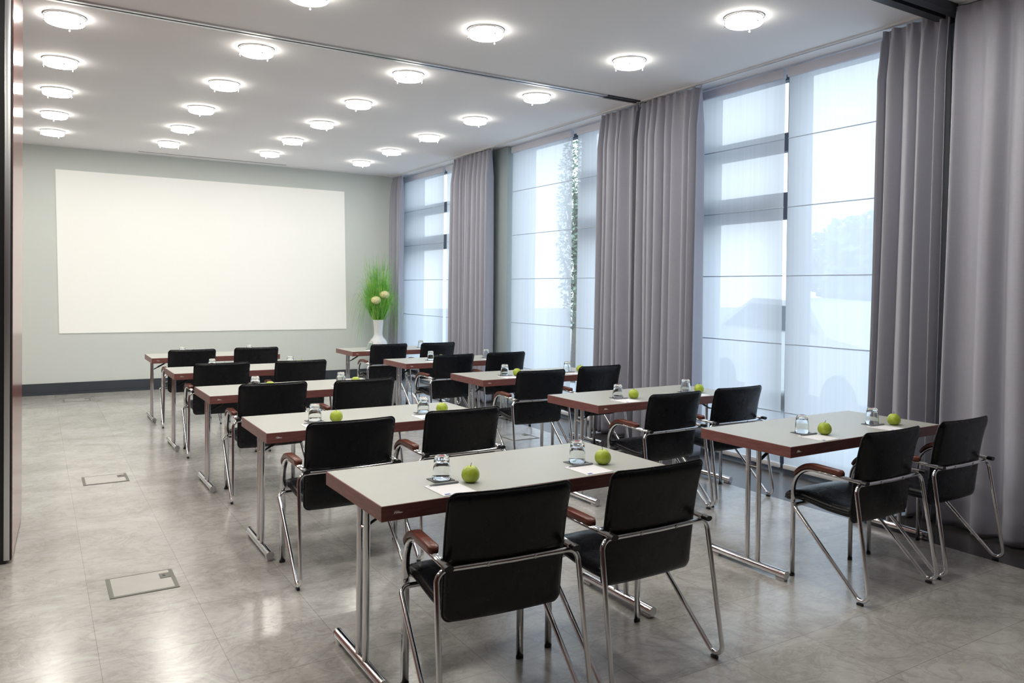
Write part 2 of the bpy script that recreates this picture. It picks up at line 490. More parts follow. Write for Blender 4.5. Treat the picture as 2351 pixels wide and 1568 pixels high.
# ------------------------------------------------------------------ curtains
def curtain(y0, y1, pitch, amp, label, x=5.33, seed=1, flare=0.0, lean=0.0, zb=0.012, group='mauve-grey curtains along the windows'):
    rnd = random.Random(seed)
    # irregular folds: cumulative phase
    n = max(3, int(round((y1 - y0) / pitch)))
    ws = [pitch * rnd.uniform(0.5, 1.6) for _ in range(n)]
    k = (y1 - y0) / sum(ws); ws = [a * k for a in ws]
    amps = [amp * rnd.uniform(0.55, 1.35) for _ in range(n)]
    shp = [rnd.uniform(-0.8, 0.8) for _ in range(n)]
    PER = 22
    pts = []
    yy = y0
    for i in range(n):
        for j in range(PER):
            s = j / PER
            th = 2 * PI * s
            a = amps[i] * (1 - s) + amps[(i + 1) % n] * s
            pts.append((yy + ws[i] * s, -a * math.cos(th + shp[i] * math.sin(th)), i + s, a))
        yy += ws[i]
    pts.append((y1, -amps[-1], n, amps[-1]))
    zs = [CZ - 0.025, CZ - 0.05, CZ - 0.075, CZ - 0.11, CZ - 0.2, CZ - 0.4, 2.7, 2.2, 1.7, 1.2, 0.8, 0.45, 0.25, 0.12, 0.05, zb]
    t = empty('curtain', (x, (y0 + y1) / 2, 0))
    tag(t, label, 'curtain', group)
    yc = (y0 + y1) / 2
    m = MB()
    p1, p2 = rnd.uniform(0, 6), rnd.uniform(0, 6)
    def P(q, z, off):
        y, d, ph, a = q
        f = (CZ - z) / CZ
        top = min(1.0, 0.32 + f * 6.0)
        if z > CZ - 0.09: d2 = d * 0.32 + 0.006 * math.cos(ph * 2 * PI * 3)
        else: d2 = d * top * (0.85 + 0.35 * f)
        low = max(0.0, 1 - z / 0.45)
        d2 += -0.02 * low * (0.5 + 0.5 * math.sin(ph * 1.7 + p1)) - lean * f
        d2 += 0.012 * math.sin(ph * 0.9 + z * 1.3 + p2) * f
        y2 = yc + (y - yc) * (1 + flare * f) + 0.012 * math.sin(ph * 1.3 + z * 1.1 + p1) * f
        return (d2 + off, y2 - yc, z + 0.012 * math.sin(ph * 2.1 + p2) * low * (1 if z < 0.2 else 0) * (0 if z <= zb else 1))
    for off in (0.0, 0.006):
        V = [[m.bm.verts.new(P(q, z, off)) for q in pts] for z in zs]
        for i in range(len(V) - 1):
            for j in range(len(pts) - 1):
                f = m.bm.faces.new((V[i][j], V[i][j+1], V[i+1][j+1], V[i+1][j])); f.smooth = True
        if off == 0.0: V0 = V
        else:
            for i in range(len(V) - 1):
                for j in (0, len(pts) - 1):
                    m.bm.faces.new((V0[i][j], V[i][j], V[i+1][j], V0[i+1][j]))
            for j in range(len(pts) - 1):
                m.bm.faces.new((V0[-1][j], V0[-1][j+1], V[-1][j+1], V[-1][j]))
    m.build('drape', M['curtain'], t, sharp=0)
    # gliders
    for i in range(n):
        q = pts[i * PER]
        MB().box(-0.004, 0.004, q[0] - yc - 0.004, q[0] - yc + 0.004, CZ - 0.05, CZ - 0.012).build('glider', M['white_plastic'], t)
    return t
curtain(12.27, 12.69, 0.10, 0.055, 'narrow mauve-grey curtain in the far corner behind the vase of grass', seed=3)
curtain(9.24, 10.34, 0.105, 0.065, 'mauve-grey curtain between the far and middle windows, hanging over the grey pier', seed=5)
curtain(6.185, 6.79, 0.105, 0.070, 'left half of the wide middle curtain pair, left of the ceiling track end', seed=8, flare=0.0)
curtain(5.28, 6.125, 0.105, 0.070, 'right half of the wide middle curtain pair, beside the nearest window', seed=11, x=5.315)
curtain(2.97, 3.46, 0.10, 0.075, 'mauve-grey curtain beside the nearest window, tight folds, left of the broadest one', seed=14, flare=0.0, lean=0.06)
curtain(0.80, 2.90, 0.23, 0.065, 'broad softly folded mauve-grey curtain at the right edge of the picture', seed=21, x=5.27, lean=0.08)

# ------------------------------------------------------------------ folding partition at the left edge
def partition():
    t = empty('partition_panel', (-0.113, 5.13, 0), -0.0328)
    tag(t, 'tall glossy mahogany folding partition panel with aluminium edge at the left picture edge', 'partition')
    MB().box(-0.10, 0.0, 0.03, 1.00, 0.02, CZ - 0.02).build('panel_body', M['panel_wood'], t)
    m = MB().box(-0.040, -0.010, 0.0, 0.03, 0.02, CZ - 0.02, bev=0.004).box(-0.10, -0.070, 0.0, 0.03, 0.02, CZ - 0.02, bev=0.004)
    m.build('edge_profile', M['alu'], t)
    m = MB().box(-0.070, -0.040, 0.008, 0.03, 0.02, CZ - 0.02).box(-0.010, -0.003, 0.006, 0.03, 0.02, CZ - 0.02)
    m.build('seal_strip', M['black_plastic'], t)
    MB().box(-0.085, -0.030, 0.01, 0.99, 0.0, 0.02).build('bottom_seal', M['black_plastic'], t)
    return t
partition()

# ------------------------------------------------------------------ projected image
o = MB()  # thin glowing panel added in place of projector light falling on the wall
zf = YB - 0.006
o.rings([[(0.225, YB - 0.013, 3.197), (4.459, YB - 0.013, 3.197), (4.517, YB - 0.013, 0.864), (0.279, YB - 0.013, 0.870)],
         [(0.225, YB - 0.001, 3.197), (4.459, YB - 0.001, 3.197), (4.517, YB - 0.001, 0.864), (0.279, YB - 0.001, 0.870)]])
tag(o.build('projected_light_panel', M['screen'], sharp=20), 'large blank white area of projected light glowing on the grey back wall', 'screen')

# ------------------------------------------------------------------ ceiling lamps
def lamp_proto():
    t = empty('ceiling_lamp')
    MB().lathe([(0, 0), (0.128, 0), (0.128, -0.012), (0, -0.012)], 40).build('mount_plate', M['white_plastic'], t)
    m = MB().lathe([(0.122, -0.054), (0, -0.056)], 40)
    m.lathe([(0, -0.020), (0.122, -0.020), (0.129, -0.026), (0.129, -0.048), (0.122, -0.054)], 40, mi=1)
    m.build('diffuser', [M['lamp'], M['lamp_side']], t)
    m = MB(); P = [(0.138*math.cos(2*PI*k/48), 0.138*math.sin(2*PI*k/48), -0.006) for k in range(48)]
    m.tube(P, 0.004, 6, loop=True).build('rim', M['alu'], t)
    for k in range(3):
        a = 2*PI*k/3 + 0.4
        x, y = 0.134*math.cos(a), 0.134*math.sin(a)
        mm = MB().tube([(x, y, -0.005), (x, y, -0.066)], 0.003, 8)
        mm.tube([(x*0.97, y*0.97, -0.066), (x*1.03, y*1.03, -0.066)], 0.006, 8)
        mm.build('pin', M['satin'], t)
    return t
LX = [0.172, 1.535, 2.885, 4.285]
LY = [3.86, 5.11, 6.54, 7.82, 9.04, 10.28, 11.47]
lp = lamp_proto(); first = True
coln = ['leftmost lamp column', 'second lamp column from left', 'third lamp column from left', 'window-side lamp column']
rown = {0: 'nearest the camera', 1: 'just before the ceiling track', 2: 'first beyond the ceiling track', 3: 'second beyond the ceiling track', 4: 'third beyond the ceiling track', 5: 'fourth beyond the ceiling track', 6: 'nearest the screen wall'}
for ci, x in enumerate(LX):
    for ri, y in enumerate(LY):
        if (ci == 0 and ri < 2) or (ci in (1, 2) and ri < 1): continue
        t = lp if first else dup(lp); first = False
        t.location = (x, y, CZ); t.rotation_euler = (0, 0, (ci * 7 + ri * 3) * 0.5)
        tag(t, 'round lit ceiling lamp, %s, %s' % (coln[ci], rown[ri]), 'ceiling lamp', 'round ceiling lamps')
# the lamps of the same grid that hang outside the frame (above and behind the camera): lights only
def lamp_light(x, y):
    L = bpy.data.lights.new('ceiling_light', 'AREA'); L.shape = 'DISK'; L.size = 0.25
    L.color = (1.0, 0.955, 0.86); L.energy = LAMP * PI * PI * 0.125**2 * 1.15
    o = bpy.data.objects.new('ceiling_light', L); o.location = (x, y, CZ - 0.06); COL.objects.link(o)
for x in (-1.19, 0.172, 1.535, 2.885, 4.285):
    for y in (3.86, 2.60):
        if y == 3.86 and x > 4: continue
        lamp_light(x, y)
for y in (5.11, 6.54, 7.82, 9.04, 10.28, 11.47): lamp_light(-1.19, y)
lamp_light(0.172, 5.11)

# ------------------------------------------------------------------ floor boxes
def floor_box_proto():
    t = empty('floor_box')
    hx, hy = 0.162, 0.150
    m = MB()
    m.box(-hx, -hx + 0.020, -hy, hy, 0, 0.003); m.box(hx - 0.020, hx, -hy, hy, 0, 0.003)
    m.box(-hx, hx, -hy, -hy + 0.020, 0, 0.0028); m.box(-hx, hx, hy - 0.008, hy, 0, 0.0028)
    m.build('trim_frame', M['box_metal'], t)
    MB().box(-hx + 0.020, hx - 0.020, -hy + 0.020, hy - 0.008, 0, 0.0022).build('lid', M['floor_lid'], t)
    m = MB().box(hx - 0.072, hx - 0.020, 0.02, 0.095, 0, 0.0045, bev=0.001)
    l = m.build('latch', M['box_metal'], t)
    MB().box(hx - 0.058, hx - 0.044, 0.045, 0.07, 0.0045, 0.0055).build('latch_slot', M['black_plastic'], l)
    return t
M['floor_lid'] = simple('floor_lid_tile', lin(182, 180, 175), 0.2, var=0.08, vs=7)
fb = floor_box_proto()
fbs = [((0.478, 4.455), 'metal-framed floor socket box nearest the camera in the left aisle'),
       ((0.478, 7.005), 'metal-framed floor socket box halfway along the left aisle'),
       ((0.475, 12.03), 'small floor socket box in front of the screen wall skirting'),
       ((4.365, 6.93), 'floor socket box between chair legs on the window side')]
for i, (p, lab) in enumerate(fbs):
    t = fb if i == 0 else dup(fb)
    t.location = (p[0], p[1], 0)
    tag(t, lab, 'floor box', 'floor socket boxes')

# ------------------------------------------------------------------ tables
TW, TD, TH = 1.44, 0.648, 0.74
def table_proto():
    t = empty('seminar_table')                      # origin: front left corner, on the floor
    MB().box(0.004, TW - 0.004, 0.004, TD - 0.004, 0.690, TH).build('table_top', M['laminate'], t)
    m = MB()
    def rr(i, z):
        return [(i, i, z), (TW - i, i, z), (TW - i, TD - i, z), (i, TD - i, z)]
    m.rings([rr(0.004, 0.7397), rr(0.0015, 0.7397), rr(0, 0.738), rr(0, 0.682), rr(0.002, 0.680), rr(0.022, 0.680), rr(0.022, 0.690)], cap=False)
    for f in m.bm.faces: f.smooth = False
    m.build('edge_band', M['edge_wood'], t, sharp=20)
    MB().box(0.022, TW - 0.022, 0.022, TD - 0.022, 0.683, 0.690).build('underside', M['dark_metal'], t)
    for sx in (0, 1):
        X = 0.036 if sx == 0 else TW - 0.036
        s = 1 if sx == 0 else -1
        f = MB().tube([(X, 0.045, 0.033), (X, 0.575, 0.033)], 0.0215, 20).build('foot_tube', M['chrome'], t)
        MB().box(X - 0.016, X + 0.016, 0.047, 0.105, 0.0, 0.017, bev=0.003).build('glide', M['satin'], f)
        MB().box(X - 0.016, X + 0.016, 0.515, 0.573, 0.0, 0.017, bev=0.003).build('glide', M['satin'], f)
        for yy in (0.043, 0.577):
            d = -1 if yy < 0.3 else 1
            MB().tube([(X, yy + 0.004 * -d, 0.033), (X, yy + 0.002 * d, 0.033)], 0.0225, 20).build('end_cap', M['satin'], f)
        for yy in (0.240, 0.315):
            mm = MB().tube([(X, yy, 0.045), (X, yy, 0.683)], 0.014, 16)
            mm.build('leg_post', M['chrome'], t)
        mm = MB().tube([(X, 0.240, 0.585), (X, 0.315, 0.585)], 0.007, 10)
        mm.build('cross_rod', M['chrome'], t)
        mm = MB().tube([(X, 0.278, 0.585), (X + s*0.02, 0.278, 0.590), (X + s*0.19, 0.278, 0.683)], 0.006, 8)
        mm.tube([(X + s*0.06, 0.278, 0.612), (X + s*0.13, 0.278, 0.651)], 0.009, 8)
        mm.build('folding_brace', M['dark_metal'], t)
    # small silver script by the left corner of the front edge
    strokes = [[(0, 0), (0.004, 0.011), (0.002, 0.0)], [(0.003, 0.005), (0.007, 0.006), (0.010, 0.012), (0.008, 0.0)],
               [(0.008, 0.001), (0.012, 0.001), (0.0125, 0.005)], [(0.0125, 0.001), (0.016, 0.011), (0.0155, 0.001), (0.018, 0.002), (0.021, 0.010), (0.0195, 0.001)],
               [(0.0195, 0.001), (0.023, 0.003), (0.0245, 0.005), (0.0225, 0.005), (0.0225, 0.001), (0.026, 0.002)], [(0.026, 0.002), (0.027, 0.005), (0.0275, 0.001), (0.032, 0.003), (0.036, 0.002)]]
    mm = MB()
    for st in strokes:
        mm.tube([(0.052 + x * 0.95, -0.0002, 0.706 + z) for (x, z) in st], 0.0012, 6)
    mm.build('script_mark', M['mark'], t, sharp=0)
    return t
TB = {('L', 1): (1.109, 2.728, 0.1), ('L', 2): (1.104, 4.414, -0.45), ('L', 3): (1.108, 6.102, 0.3), ('L', 4): (1.103, 7.819, 0.15), ('L', 5): (1.115, 9.586, 0.15),
      ('R', 1): (3.426, 2.722, 0.5), ('R', 2): (3.426, 4.377, 0.05), ('R', 3): (3.445, 6.087, 0.05), ('R', 4): (3.441, 7.787, 0.05), ('R', 5): (3.470, 9.549, 0.0)}
ROW = {1: 'row nearest camera', 2: 'second row from camera', 3: 'third row from camera', 4: 'fourth row from camera', 5: 'last row by screen wall'}
SIDE = {'L': 'aisle-side', 'R': 'window-side'}
tp = table_proto(); first = True
for (sd, r), (x, y, a) in TB.items():
    t = tp if first else dup(tp); first = False
    t.location = (x, y, 0); t.rotation_euler = (0, 0, math.radians(a))
    tag(t, '%s grey-topped seminar table with mahogany edge, %s' % (SIDE[sd], ROW[r]), 'table', 'seminar tables')

# ------------------------------------------------------------------ chairs
def sample_curve(pts, n):
    """Catmull-Rom through pts (2-D), resampled evenly"""
    P = [Vector((p[0], p[1])) for p in pts]
    P = [P[0]*2 - P[1]] + P + [P[-1]*2 - P[-2]]
    fine = []
    for i in range(1, len(P) - 2):
        for k in range(24):
            t = k / 24
            a, b, c, d = P[i-1], P[i], P[i+1], P[i+2]
            fine.append(0.5*((2*b) + (c-a)*t + (2*a-5*b+4*c-d)*t*t + (3*b-a-3*c+d)*t*t*t))
    fine.append(P[-2])
    L = [0]
    for a, b in zip(fine, fine[1:]): L.append(L[-1] + (b-a).length)
    return fine, L
def curve_at(fl, h):
    fine, L = fl
    h = max(0, min(L[-1], h))
    import bisect
    i = min(len(fine) - 2, max(0, bisect.bisect_right(L, h) - 1))
    t = (h - L[i]) / max(1e-9, L[i+1] - L[i])
    p = fine[i].lerp(fine[i+1], t)
    a = fine[max(0, i-3)]; b = fine[min(len(fine)-1, i+4)]
    d = (b - a).normalized()
    return p, Vector((-d.y, d.x))     # position, left-hand normal
def pad(curve, hw0, hw1, rc, th, bow, name, parent, mat, pillow=0.006, seam=None, wob=0.0):
    fl = sample_curve(curve, 40); L = fl[1][-1]
    # rounded outline in (x, h)
    out = []
    K = 7
    for (sx, sh, a0) in ((1, -1, -PI/2), (1, 1, 0), (-1, 1, PI/2), (-1, -1, PI)):
        for k in range(K + 1):
            a = a0 + (PI/2) * k / K
            cx = sx * (1.0) ; ch = (L - rc) if sh > 0 else rc
            out.append((sx, rc*math.cos(a), ch + rc*math.sin(a)))
    # straight runs need points too
    pts = []
    raw = []
    for (sx, dx, h) in out:
        hw = hw0 + (hw1 - hw0) * h / L
        raw.append((sx * (hw - rc) + dx, h))
    for i in range(len(raw)):
        a, b = raw[i], raw[(i+1) % len(raw)]
        pts.append(a)
        d = math.hypot(b[0]-a[0], b[1]-a[1]); n = int(d / 0.03)
        for k in range(1, n): pts.append((a[0] + (b[0]-a[0])*k/n, a[1] + (b[1]-a[1])*k/n))
    hc = L / 2
    fac = [(1.0, 0.0), (0.992, 0.36), (0.975, 0.60), (0.945, 0.80), (0.90, 0.94), (0.83, 1.0), (0.68, 1.0), (0.52, 1.0), (0.36, 1.0), (0.2, 1.0), (0.06, 1.0)]
    rnd = random.Random(3)
    def P(x, h, d):
        p, nrm = curve_at(fl, h)
        bx = bow * (1 - (x / hw0)**2)
        q = p + nrm * (d + bx)
        return (x, q.x, q.y)
    m = MB()
    for side in (1, -1):
        R = []
        for (f, tk) in fac:
            ring = []
            for (x, h) in pts:
                e = (1 - f)
                dd = side * (th/2 * tk + (pillow * (1 - f*f) if side > 0 else pillow * 0.4 * (1 - f*f)))
                if seam and side > 0:
                    for hs in seam: dd -= 0.007 * math.exp(-(((hc + (h-hc)*f) - hs*L) / 0.012)**2)
                hh = hc + (h - hc) * f
                if wob and side < 0: dd += wob * math.sin(x * 37 + h * 5) * math.sin(hh * 20) * (1 - f)
                ring.append(P(x * f, hh, dd))
            R.append(ring)
        m.rings(R, cap=False)
        m.bm.faces.ensure_lookup_table(); m.bm.verts.ensure_lookup_table()
        n = len(pts)
        vs = list(m.bm.verts)[-n:]
        f = m.bm.faces.new(vs); f.smooth = True
    bmesh.ops.remove_doubles(m.bm, verts=m.bm.verts, dist=0.00005)
    o = m.build(name, mat, parent, sharp=0)
    mm = MB()
    mm.tube([P(x * 1.004, hc + (h - hc) * 1.004, 0.0) for (x, h) in pts], 0.0042, 6, loop=True)
    mm.build('piping', M['leather'], o, sharp=0)
    return o

def chair_proto():
    t = empty('conference_chair')                   # origin: midway between the rear feet; faces +y
    # backrest: profile from its lower edge upward (y, z), front side is the left normal
    pad([(0.108, 0.378), (0.102, 0.46), (0.091, 0.56), (0.085, 0.62), (0.064, 0.74), (0.033, 0.853)], 0.240, 0.247, 0.034, 0.036, 0.012, 'backrest', t, M['leather'], pillow=0.008)
    # the curve runs upward, so its left normal points to -y (the back)
    pad([(0.532, 0.410), (0.50, 0.430), (0.45, 0.440), (0.38, 0.439), (0.26, 0.424), (0.16, 0.420), (0.106, 0.424)], 0.236, 0.234, 0.03, 0.056, -0.004, 'seat', t, M['leather'], pillow=-0.003)
    # rear frame: one bent tube - front cross bar, diagonals, rear feet, rear legs, bar behind the back
    half = [(0, 0.425, 0.402), (0.288, 0.425, 0.402), (0.302, -0.057, -0.045), (0.286, 0.050, 0.587), (0.0, 0.040, 0.587)]
    r = fillet(half, [0.035, 0.040, 0.045], 9)
    full = r + [Vector((-p.x, p.y, p.z)) for p in reversed(r[1:-1])]
    MB().tube(full, 0.0105, 12, loop=True).build('rear_frame', M['chrome'], t, sharp=0)
    for s in (1, -1):
        MB().box(s*0.301 - 0.008, s*0.301 + 0.008, -0.012, 0.022, 0.0, 0.012, bev=0.003).build('glide', M['black_plastic'], t)
        MB().tube([(s*0.095, 0.0505, 0.587), (s*0.095, 0.029, 0.587)], 0.0065, 12).build('screw', M['satin'], t)
        path = fillet([(s*0.256, 0.450, 0.008), (s*0.256, 0.450, 0.616), (s*0.256, 0.015, 0.603)], [0.135], 16)
        MB().tube(path, 0, 16, a=0.0165, b=0.0095, ref=(1, 0, 0)).build('arm_leg', M['chrome'], t, sharp=0)
        MB().tube([(s*0.256, 0.450, 0.0), (s*0.256, 0.450, 0.012)], 0, 14, a=0.0175, b=0.0105, ref=(1, 0, 0)).build('foot_cap', M['black_plastic'], t)
        MB().tube([(s*0.256, 0.034, 0.6036), (s*0.256, 0.012, 0.6030), (s*0.256, 0.004, 0.6027)], 0, 14, a=0.0185, b=0.0115, ref=(1, 0, 0)).build('end_cap', M['black_plastic'], t)
        # armrest: rounded bar riding on top of the arch
        fp = [Vector(p) for p in path]
        dense = []
        for a, b in zip(fp, fp[1:]):
            k = max(1, int((b - a).length / 0.008))
            for j in range(k): dense.append(a.lerp(b, j / k))
        dense.append(fp[-1])
        sel = [p for p in dense if p.z > 0.545 and p.y > 0.135]
        rings = []; n = len(sel)
        for i, p in enumerate(sel):
            tg = (sel[min(i+1, n-1)] - sel[max(i-1, 0)]).normalized()
            nr = Vector((0, -tg.z, tg.y)); nr = nr if nr.z > 0 or nr.y > 0 else -nr
            if nr.dot(Vector((0, 0.5, 1))) < 0: nr = -nr
            s0 = i / (n - 1); e = min(s0, 1 - s0)
            k = min(1.0, 0.62 + e / 0.05 * 0.38)
            th = 0.027 * (0.55 + 0.45 * min(1, s0 / 0.22)) * (k if s0 > 0.5 else 1)
            wd = 0.0215 * k
            ring = []
            for j in range(20):
                a = 2*PI*j/20
                ca, sa = math.cos(a), math.sin(a)
                sx = math.copysign(abs(ca)**0.32, ca) * wd; sz = math.copysign(abs(sa)**0.32, sa)
                ring.append(p + Vector((sx, 0, 0)) + nr * (0.0075 + th * (sz + 1) / 2))
            rings.append(ring)
        MB().rings(rings).build('armrest', M['arm_wood'], t, sharp=60)
    return t
TF = {k: v[1] for k, v in TB.items()}
CH = {('L', 1, 0): (1.462, 2.330, -4.5), ('L', 1, 1): (2.174, 2.334, 0.5),
      ('L', 2, 0): (1.456, 3.962, 0.5), ('L', 2, 1): (2.168, 4.022, 0.5), ('L', 3, 0): (1.502, 5.765, -1), ('L', 3, 1): (2.190, 5.700, 1.5),
      ('L', 4, 0): (1.478, 7.500, 0), ('L', 4, 1): (2.200, 7.450, -2), ('L', 5, 0): (1.492, 9.220, -1), ('L', 5, 1): (2.205, 9.270, -3),
      ('R', 1, 0): (3.820, 2.360, 0), ('R', 1, 1): (4.520, 2.366, 0), ('R', 2, 0): (3.824, 3.972, 1), ('R', 2, 1): (4.486, 4.000, 0),
      ('R', 3, 0): (3.810, 5.650, -3), ('R', 3, 1): (4.550, 5.755, 0), ('R', 4, 0): (3.872, 7.440, 2), ('R', 4, 1): (4.548, 7.470, -1),
      ('R', 5, 0): (3.837, 9.180, 0), ('R', 5, 1): (4.532, 9.185, 1)}
NEAR = ROW
cp_ = chair_proto(); first = True
for (sd, r, k), (x, y, a) in CH.items():
    t = cp_ if first else dup(cp_); first = False
    t.location = (x, y, 0); t.rotation_euler = (0, 0, math.radians(a))
    tag(t, 'black leather chair at %s seat of %s table, %s' % (('left', 'right')[k], SIDE[sd], NEAR[r]), 'chair', 'black leather conference chairs')

# ------------------------------------------------------------------ place settings
def glass_proto():
    t = empty('drinking_glass')                     # stands upside down; origin on its rim
    H = 0.103
    pr = [(0.0395, 0.0), (0.0400, 0.0008), (0.0396, 0.02), (0.0376, 0.05), (0.0338, 0.080), (0.0315, 0.092), (0.0285, H - 0.002), (0.025, H), (0.020, H - 0.002), (0, H - 0.003)]
    inn = [(0, 0.084), (0.016, 0.0835), (0.026, 0.081), (0.0305, 0.072), (0.0345, 0.05), (0.0368, 0.02), (0.0378, 0.0008), (0.0385, 0.0)]
    def facet(r, z, th):
        if z > 0.080 and r > 0.012: return (r * (1 + 0.02 * math.cos(10 * th)), z)
        return (r, z)
    MB().lathe(inn + pr, 40, fn=facet).build('tumbler', M['glass'], t, sharp=0)
    MB().lathe([(0, H - 0.0028), (0.014, H - 0.0026), (0.0145, H - 0.0022), (0.009, H - 0.0020), (0, H - 0.0018)], 20).build('base_emblem', M['red_print'], t)
    return t
def apple_proto():
    t = empty('green_apple')
    pr = []
    n = 26
    for i in range(n + 1):
        a = PI * i / n
        r = 0.0390 * (max(0.0, math.sin(a)) ** 0.86) * (1 + 0.10 * math.cos(a))
        z = 0.037 - 0.037 * math.cos(a)
        pr.append((a, r, z))
    prof = []
    for (a, r, z) in pr:
        dip = 0.011 * math.exp(-(r / 0.010)**2) if a > PI/2 else 0.005 * math.exp(-(r / 0.009)**2)
        prof.append((r if 0 < a < PI else 0, z - dip if a > PI/2 else z + dip))
    zmin = min(z for _, z in prof)
    prof = [(r, z - zmin) for r, z in prof]
    prof[0] = (0, prof[0][1]); prof[-1] = (0, prof[-1][1])
    MB().lathe(prof, 36, fn=lambda r, z, th: (r * (1 + 0.018 * math.cos(5 * th) * min(1, abs(z - 0.037) / 0.03)), z)).build('fruit', M['apple'], t, sharp=0)
    zt = prof[-1][1]
    MB().tube([(0, 0, zt - 0.003), (0.001, 0, zt + 0.008), (0.003, 0.001, zt + 0.016), (0.005, 0.002, zt + 0.022)], 0.0013, 7).build('stem', M['stem'], t)
    return t
def pad_proto():
    t = empty('notepad')
    MB().box(-0.0745, 0.0745, -0.0885, 0.0885, 0.0, 0.0025).build('sheet', M['paper'], t)
    m = MB().box(-0.062, -0.038, -0.080, -0.066, 0.0025, 0.0028)
    m.build('printed_logo', M['logo_blue'], t)
    m = MB()
    for k in range(3):
        m.box(-0.066, -0.046 - 0.004 * k, 0.074 - 0.005 * k, 0.0755 - 0.005 * k, 0.0025, 0.0027)
    m.build('printed_heading', M['print_grey'], t)
    return t
def pen_proto():
    t = empty('ballpoint_pen')                      # lies along x, tip to the left
    MB().tube([(-0.052, 0, 0.0045), (-0.035, 0, 0.0045), (0.058, 0, 0.0045), (0.065, 0, 0.0045)], 0.0045, 12, taper=lambda s: (0.72, 1, 1, 0.85)[int(round(s*3))]).build('barrel', M['pen'], t)
    MB().tube([(-0.068, 0, 0.0040), (-0.064, 0, 0.0042), (-0.052, 0, 0.0045)], 0.0033, 10, taper=lambda s: 0.25 + 0.75*s).build('tip', M['pen'], t)
    MB().box(0.022, 0.060, -0.0015, 0.0015, 0.0088, 0.0102).build('clip', M['satin'], t)
    return t
PROTO = {}
def place(kind, mk, loc, rz, label, cat, group):
    if kind not in PROTO:
        t = PROTO[kind] = mk()
    else:
        t = dup(PROTO[kind])
    t.location = loc; t.rotation_euler = (0, 0, rz)
    tag(t, label, cat, group)
    return t
def coaster_mk():
    return MB().box(-0.049, 0.049, -0.042, 0.042, 0, 0.003, bev=0.0008).build('coaster', M['coaster'])
# offsets (glass x, apple x) from the seat's x, measured per seat
ST = {('L',1,0): (1.492, 2.992, 1.582, 2.897), ('L',1,1): (2.205, 2.976, 2.294, 2.893), ('L',2,0): (1.465, 4.690, 1.572, 4.603), ('L',2,1): (2.185, 4.660, 2.292, 4.600),
      ('R',1,0): (3.832, 2.968, 3.914, 2.875), ('R',1,1): (4.482, 2.950, 4.593, 2.875), ('R',2,0): (3.806, 4.625, 3.905, 4.555), ('R',2,1): (4.528, 4.640, 4.600, 4.560),
      ('R',3,0): (3.826, 6.345, 3.922, 6.275), ('R',3,1): (4.560, 6.340, 4.665, 6.265), ('R',4,0): (3.872, 8.075, 3.955, 7.975), ('R',4,1): (4.598, 8.065, 4.706, 7.965)}
DX = {('L',3,0): (0.032, 0.124), ('L',3,1): (0.024, 0.119), ('L',4,0): (0.025, 0.125), ('L',4,1): (0.076, 0.161), ('L',5,0): (0.0, 0.115), ('L',5,1): (0.052, 0.15),
      ('R',5,0): (-0.017, 0.079), ('R',5,1): (0.0, 0.109)}
rs = random.Random(5)
for (sd, r), (tx, ty, ta) in TB.items():
    for k in (0, 1):
        if (sd, r, k) in ST: gx, gy, ax, ay = ST[(sd, r, k)]
        else:
            c0 = tx + (0.36, 1.08)[k]; d = DX[(sd, r, k)]
            gx, gy, ax, ay = c0 + d[0], ty + 0.262, c0 + d[1], ty + 0.168
        where = '%s table, %s, %s seat' % (SIDE[sd], NEAR[r], ('left', 'right')[k])
        ra = math.radians(ta)
        px, py = gx - 0.040, ty + 0.105
        cs = place('coaster', coaster_mk, (gx - 0.004, gy, TH), ra + rs.uniform(-0.03, 0.03), 'dark coaster under the glass on %s' % where, 'coaster', 'dark coasters')
        place('glass', glass_proto, (gx, gy, TH + 0.003), rs.uniform(0, 6), 'upturned drinking glass on its coaster, %s' % where, 'glass', 'upturned glasses')
        nofruit = (sd, r, k) in ()
        if not nofruit:
            place('apple', apple_proto, (ax, ay, TH), rs.uniform(0, 6), 'green apple on the %s' % where, 'apple', 'green apples')
        place('pad', pad_proto, (px, py, TH), ra + rs.uniform(-0.02, 0.02), 'white notepad sheet on the %s' % where, 'notepad', 'white notepads')
        place('pen', pen_proto, (px + 0.008, py + 0.068, TH + 0.0028), ra - 0.05 + rs.uniform(-0.03, 0.03), 'grey pen on the notepad, %s' % where, 'pen', 'grey pens')

